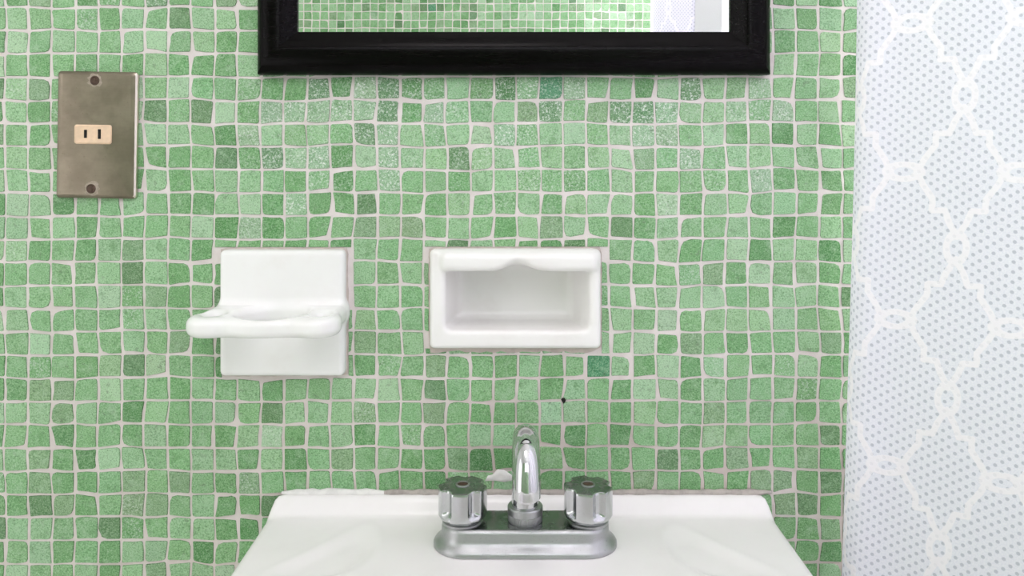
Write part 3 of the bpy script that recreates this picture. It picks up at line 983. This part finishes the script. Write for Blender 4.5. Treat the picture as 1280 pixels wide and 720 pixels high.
# ------------------------------------------------------------------ faucet
FX, FD = 0.0107, 0.064
def faucet():
    root = tag(empty('faucet', (FX, -FD, DECK)), 'worn chrome two-handle centerset faucet standing on the white basin', 'faucet')
    B = DECK + 0.0003
    def stadium(hl, hw, z, n=18):
        pts = []
        for s, a0 in ((1, -90), (-1, 90)):
            for k in range(n + 1):
                a = R(a0 + 180 * k / n)
                pts.append((FX + s * (hl - hw) + hw * math.cos(a), -FD + hw * math.sin(a), B + z))
        return pts
    prof = [(0.0, 0.0), (0.0, 0.0024), (0.0010, 0.0040), (0.0034, 0.0060), (0.0056, 0.0082), (0.0064, 0.0105), (0.0066, 0.0150),
            (0.0072, 0.0172), (0.0090, 0.0184), (0.0110, 0.0186)]
    bm = bmesh.new()
    loft(bm, [stadium(0.0742 - o, 0.0262 - o, z) for o, z in prof])
    def darken_top(o_, z):
        """gives the level top of a casting a darker chrome"""
        o_.data.materials.append(M['dark_top'])
        for p in o_.data.polygons:
            if p.normal.z > 0.9 and p.center.z > z: p.material_index = 1
    darken_top(link('base_plate', bm_mesh('base_plate', bm), M['dull'], root, 50), B + 0.0180)
    # handles
    def handle(px, phase):
        cx = FX + px
        bm = bmesh.new()
        n = 140
        R0 = 0.0198
        rows = []
        H0, H1 = 0.0210, 0.0473
        for r_, h in ((0.0150, 0.0170), (0.0150, H0 - 0.0004)):
            pass
        hs = [0.0, 0.0006, 0.0018, 0.0034, 0.0046, 0.0058, 0.0068, 0.0076, 0.0084, 0.0094, 0.0110, 0.0150, 0.0190, 0.0225, 0.0248, 0.0256]
        for h in hs:
            m = float(sstep(0.0040, 0.0092, np.array(h)))
            round_ = 1 - 0.16 * (1 - min(1, h / 0.0040)) ** 2
            top = 1.0 if h < 0.0250 else 0.985
            ring = []
            for i in range(n):
                th = 2 * math.pi * i / n
                ph = ((th - phase) * 5 / (2 * math.pi)) % 1.0
                ph = abs(ph - 0.5) * 2                 # 1 at lobe centre, 0 mid-flute
                fl = max(0.0, 1 - (ph / 0.46) ** 2)    # round-bottomed flute over half the pitch
                r = R0 * round_ * top * (1 - 0.185 * m * fl)
                # lobes slightly flattened
                dl = (ph - 1) * math.pi / 5
                if ph > 0.50: r *= 1 - 0.35 * (1 - math.cos(0.5 * math.pi / 5)) + 0.35 * (1 - math.cos(dl))
                ring.append((cx + r * math.cos(th), -FD + r * math.sin(th), B + H0 + h))
            rows.append(ring)
        # gently domed top with a sunk centre
        last = rows[-1]
        for s, dz in ((0.95, 0.0004), (0.55, 0.0006), (0.27, 0.0008), (0.25, 0.0004), (0.235, -0.0002)):
            rows.append([(cx + (p[0] - cx) * (s / 1.0) if s > 0.5 else cx + 0.0198 * s * math.cos(2 * math.pi * i / n),
                          -FD + (p[1] + FD) * s if s > 0.5 else -FD + 0.0198 * s * math.sin(2 * math.pi * i / n),
                          B + H0 + 0.0256 + dz) for i, p in enumerate(last)])
        loft(bm, rows)
        k = link('handle', bm_mesh('handle', bm), M['knob'], root, 28)
        darken_top(k, B + H0 + 0.0254)
        bm = bmesh.new()
        lathe(bm, [(0.0165, 0.0176), (0.0165, 0.0196), (0.0150, 0.0208)], (cx, -FD, B), 40)
        link('handle_collar', bm_mesh('handle_collar', bm), M['dull'], k, 40)['label'] = 'dull ring under the handle'
        bm = bmesh.new()
        zt = B + H0 + 0.0256
        lathe(bm, [(0.0043, 0.0002), (0.0043, 0.0010), (0.0034, 0.0014), (0.0001, 0.0012)], (cx, -FD, zt), 24)
        add_box(bm, (cx - 0.0030, -FD - 0.0005, zt + 0.0008), (cx + 0.0030, -FD + 0.0005, zt + 0.0016))
        bs = bmesh.new(); lathe(bs, [(0.0060, 0.0002), (0.0058, 0.0014), (0.0046, 0.0016), (0.0043, 0.0004)], (cx, -FD, zt), 28)
        link('screw_seat', bm_mesh('screw_seat', bs), M['dull'], k, 40)
        link('screw', bm_mesh('screw', bm), M['rust'], k, 40)['label'] = 'rusty screw in the handle top'
    handle(-0.0507, R(-90 - 3))
    handle(0.0510, R(-90 - 14))
    # collar with knurled nut
    bm = bmesh.new()
    n = 120
    rows = []
    for r, h, kn in ((0.0125, 0.0184, 0), (0.0136, 0.0186, 0), (0.0138, 0.0192, 1), (0.0138, 0.0245, 1), (0.0138, 0.0248, 0), (0.0143, 0.0252, 0), (0.0143, 0.0300, 0), (0.0136, 0.0309, 0), (0.0108, 0.0311, 0)):
        rows.append([(FX + (r + kn * (0.00025 if i % 2 else -0.00025)) * math.cos(2 * math.pi * i / n),
                      -FD + (r + kn * (0.00025 if i % 2 else -0.00025)) * math.sin(2 * math.pi * i / n), B + h) for i in range(n)])
    loft(bm, rows)
    link('collar', bm_mesh('collar', bm), M['dull'], root, 35)
    # gooseneck spout curving towards the room
    z0, ztop = B + 0.028, B + 0.1035 - 0.0100
    reach = 0.056
    arc = reach / 2
    zc_ = ztop - arc
    pts, rad_ = [], []
    for k in range(6):
        pts.append(Vector((FX, -FD, z0 + (zc_ - z0) * k / 6)))
    for k in range(33):
        a = math.pi * k / 32
        pts.append(Vector((FX, -FD - arc + arc * math.cos(a), zc_ + arc * math.sin(a))))
    for k in range(1, 5):
        pts.append(Vector((FX, -FD - reach, zc_ - 0.0010 * k)))
    nn = len(pts)
    rad_ = [0.0110 - 0.0006 * min(1, k / 20) for k in range(nn)]
    bm = bmesh.new(); tube(bm, pts, rad_, 40)
    sp = link('spout', bm_mesh('spout', bm), M['chrome'], root, 50)
    tip = pts[-1]
    bm = bmesh.new()
    lathe(bm, [(0.0070, -0.0022), (0.0086, -0.0020), (0.0090, -0.0014), (0.0090, 0.0010)], tip, 40)
    link('aerator', bm_mesh('aerator', bm), M['chrome'], sp, 40)
faucet()

# ------------------------------------------------------------------ shower curtains and rod
def curtain(name, plan, label, u_off, v_off, lean, hem=None, z0=0.28, z1=1.99):
    P = np.array(plan)
    # Catmull-Rom through the plan points
    pts = []
    for k in range(len(P) - 1):
        p0, p1, p2, p3 = P[max(k - 1, 0)], P[k], P[k + 1], P[min(k + 2, len(P) - 1)]
        for t in np.linspace(0, 1, 14)[:-1]:
            pts.append(0.5 * ((2 * p1) + (-p0 + p2) * t + (2 * p0 - 5 * p1 + 4 * p2 - p3) * t ** 2 + (-p0 + 3 * p1 - 3 * p2 + p3) * t ** 3))
    pts = np.array(pts + [P[-1]])
    s = np.concatenate([[0], np.cumsum(np.linalg.norm(np.diff(pts, axis=0), axis=1))])
    nz_ = 70
    Vv, UV, F = [], [], []
    n_ = len(pts)
    tn = np.gradient(pts, axis=0)
    nrm = np.stack([-tn[:, 1], tn[:, 0]], 1) / np.linalg.norm(tn, axis=1, keepdims=True)
    for k in range(nz_ + 1):
        z = z0 + (z1 - z0) * k / nz_
        ox = lean * (z - (E - 0.1))
        wob = 0.0020 * np.sin(s * 22 + z * 4.0) + 0.0012 * np.sin(s * 41 - z * 7.0)
        q = pts + nrm * wob[:, None]
        for i in range(n_):
            Vv.append((q[i, 0] + ox, -q[i, 1], z))
            UV.append((s[i] + u_off + 0.03 * (1.30 - z), z + v_off))     # print hangs a little askew
    for k in range(nz_):
        for i in range(n_ - 1):
            F.append((k * n_ + i, k * n_ + i + 1, (k + 1) * n_ + i + 1, (k + 1) * n_ + i))
    me = mesh_from(name, Vv, F)
    uvl = me.uv_layers.new(name='UVMap')
    li = np.zeros(len(me.loops), int); me.loops.foreach_get('vertex_index', li)
    uvl.data.foreach_set('uv', np.array(UV)[li].astype(np.float32).ravel())
    root = tag(empty(name, (pts[:, 0].mean(), -pts[:, 1].mean(), z0)), label, 'curtain')
    link('fabric', me, M['curtain'], root, 180)
    if hem:
        bm = bmesh.new()
        cols_ = []
        for k in range(36):
            z = z0 + (z1 - z0) * k / 35
            cols_.append([bm.verts.new((x + 0.0015 * math.sin(z * 9 + j), -d_, z)) for j, (x, d_) in enumerate(hem)])
        for a_, b_ in zip(cols_[:-1], cols_[1:]):
            for j in range(len(hem) - 1):
                bm.faces.new((a_[j], a_[j + 1], b_[j + 1], b_[j]))
        link('border', bm_mesh('border', bm), M['plain_fabric'], root, 180)['label'] = 'plain unprinted white border'
    # rings over the rod
    for i in np.linspace(4, n_ - 5, 5).astype(int):
        y = -pts[i, 1]
        bm = bmesh.new()
        ring = [Vector((ROD_X + 0.022 * math.cos(a), y, ROD_Z - 0.0072 + 0.022 * math.sin(a))) for a in np.linspace(0, 2 * math.pi, 25)]
        tube(bm, ring, [0.0016] * 25, 6)
        link('curtain_ring', bm_mesh('curtain_ring', bm), M['steel'], root, 180)
    return root
ROD_X, ROD_Z = 0.385, 2.015
curtain('shower_curtain', [(0.312, 0.0150), (0.294, 0.0200), (0.2875, 0.0330), (0.2930, 0.0480), (0.318, 0.0580), (0.355, 0.0760), (0.40, 0.0950), (0.445, 0.118), (0.470, 0.150),
                           (0.450, 0.190), (0.405, 0.215), (0.385, 0.250), (0.41, 0.290), (0.45, 0.320), (0.462, 0.365), (0.42, 0.405), (0.365, 0.430), (0.322, 0.470), (0.314, 0.520)],
        'pale blue shower curtain with white trellis print bunched at the right edge beside the basin', -0.0010, 0.0428, 0.022)
curtain('shower_curtain', [(0.36, 1.130), (0.322, 1.090), (0.307, 1.020), (0.325, 0.985), (0.352, 0.955), (0.374, 0.925), (0.386, 0.950), (0.378, 0.990), (0.352, 1.03), (0.38, 1.07)],
        'further trellis-print shower curtain seen only in the mirror by the opposite wall', 0.03, 0.02, 0.0,
        [(0.373, 0.926), (0.380, 0.895), (0.389, 0.86), (0.396, 0.83), (0.402, 0.80), (0.409, 0.775), (0.425, 0.755)])
bm = bmesh.new()
tube(bm, [Vector((ROD_X, -0.004, ROD_Z)), Vector((ROD_X, -0.5, ROD_Z)), Vector((ROD_X, -ROOM + 0.004, ROD_Z))], [0.0125] * 3, 24)
rod = tag(empty('curtain_rod', (ROD_X, -0.002, ROD_Z)), 'straight steel shower curtain rod carrying the trellis curtains', 'rod')
link('pole', bm_mesh('pole', bm), M['steel'], rod, 60)
for y0, y1 in ((-0.0005, -0.012), (-ROOM + 0.0005, -ROOM + 0.012)):
    bm = bmesh.new(); tube(bm, [Vector((ROD_X, y0, ROD_Z)), Vector((ROD_X, y1, ROD_Z))], [0.03, 0.024], 24)
    link('flange', bm_mesh('flange', bm), M['steel'], rod, 40)

# unseen ceiling lamp, added for soft light from above
lamp = tag(empty('fill_ceiling_lamp', (-0.1, -0.62, ZC)), 'flat square lamp added on the unseen ceiling for fill light', 'lamp')
bm = bmesh.new(); add_box(bm, (-0.30, -0.82, ZC - 0.012), (0.10, -0.42, ZC - 0.0005), 0.004, 2)
link('fill_lamp_housing', bm_mesh('fill_lamp_housing', bm), M['paint'], lamp)
bm = bmesh.new(); add_box(bm, (-0.28, -0.80, ZC - 0.030), (0.08, -0.44, ZC - 0.012), 0.006, 2)
link('fill_diffuser', bm_mesh('fill_diffuser', bm), M['fill_diffuser'], lamp)
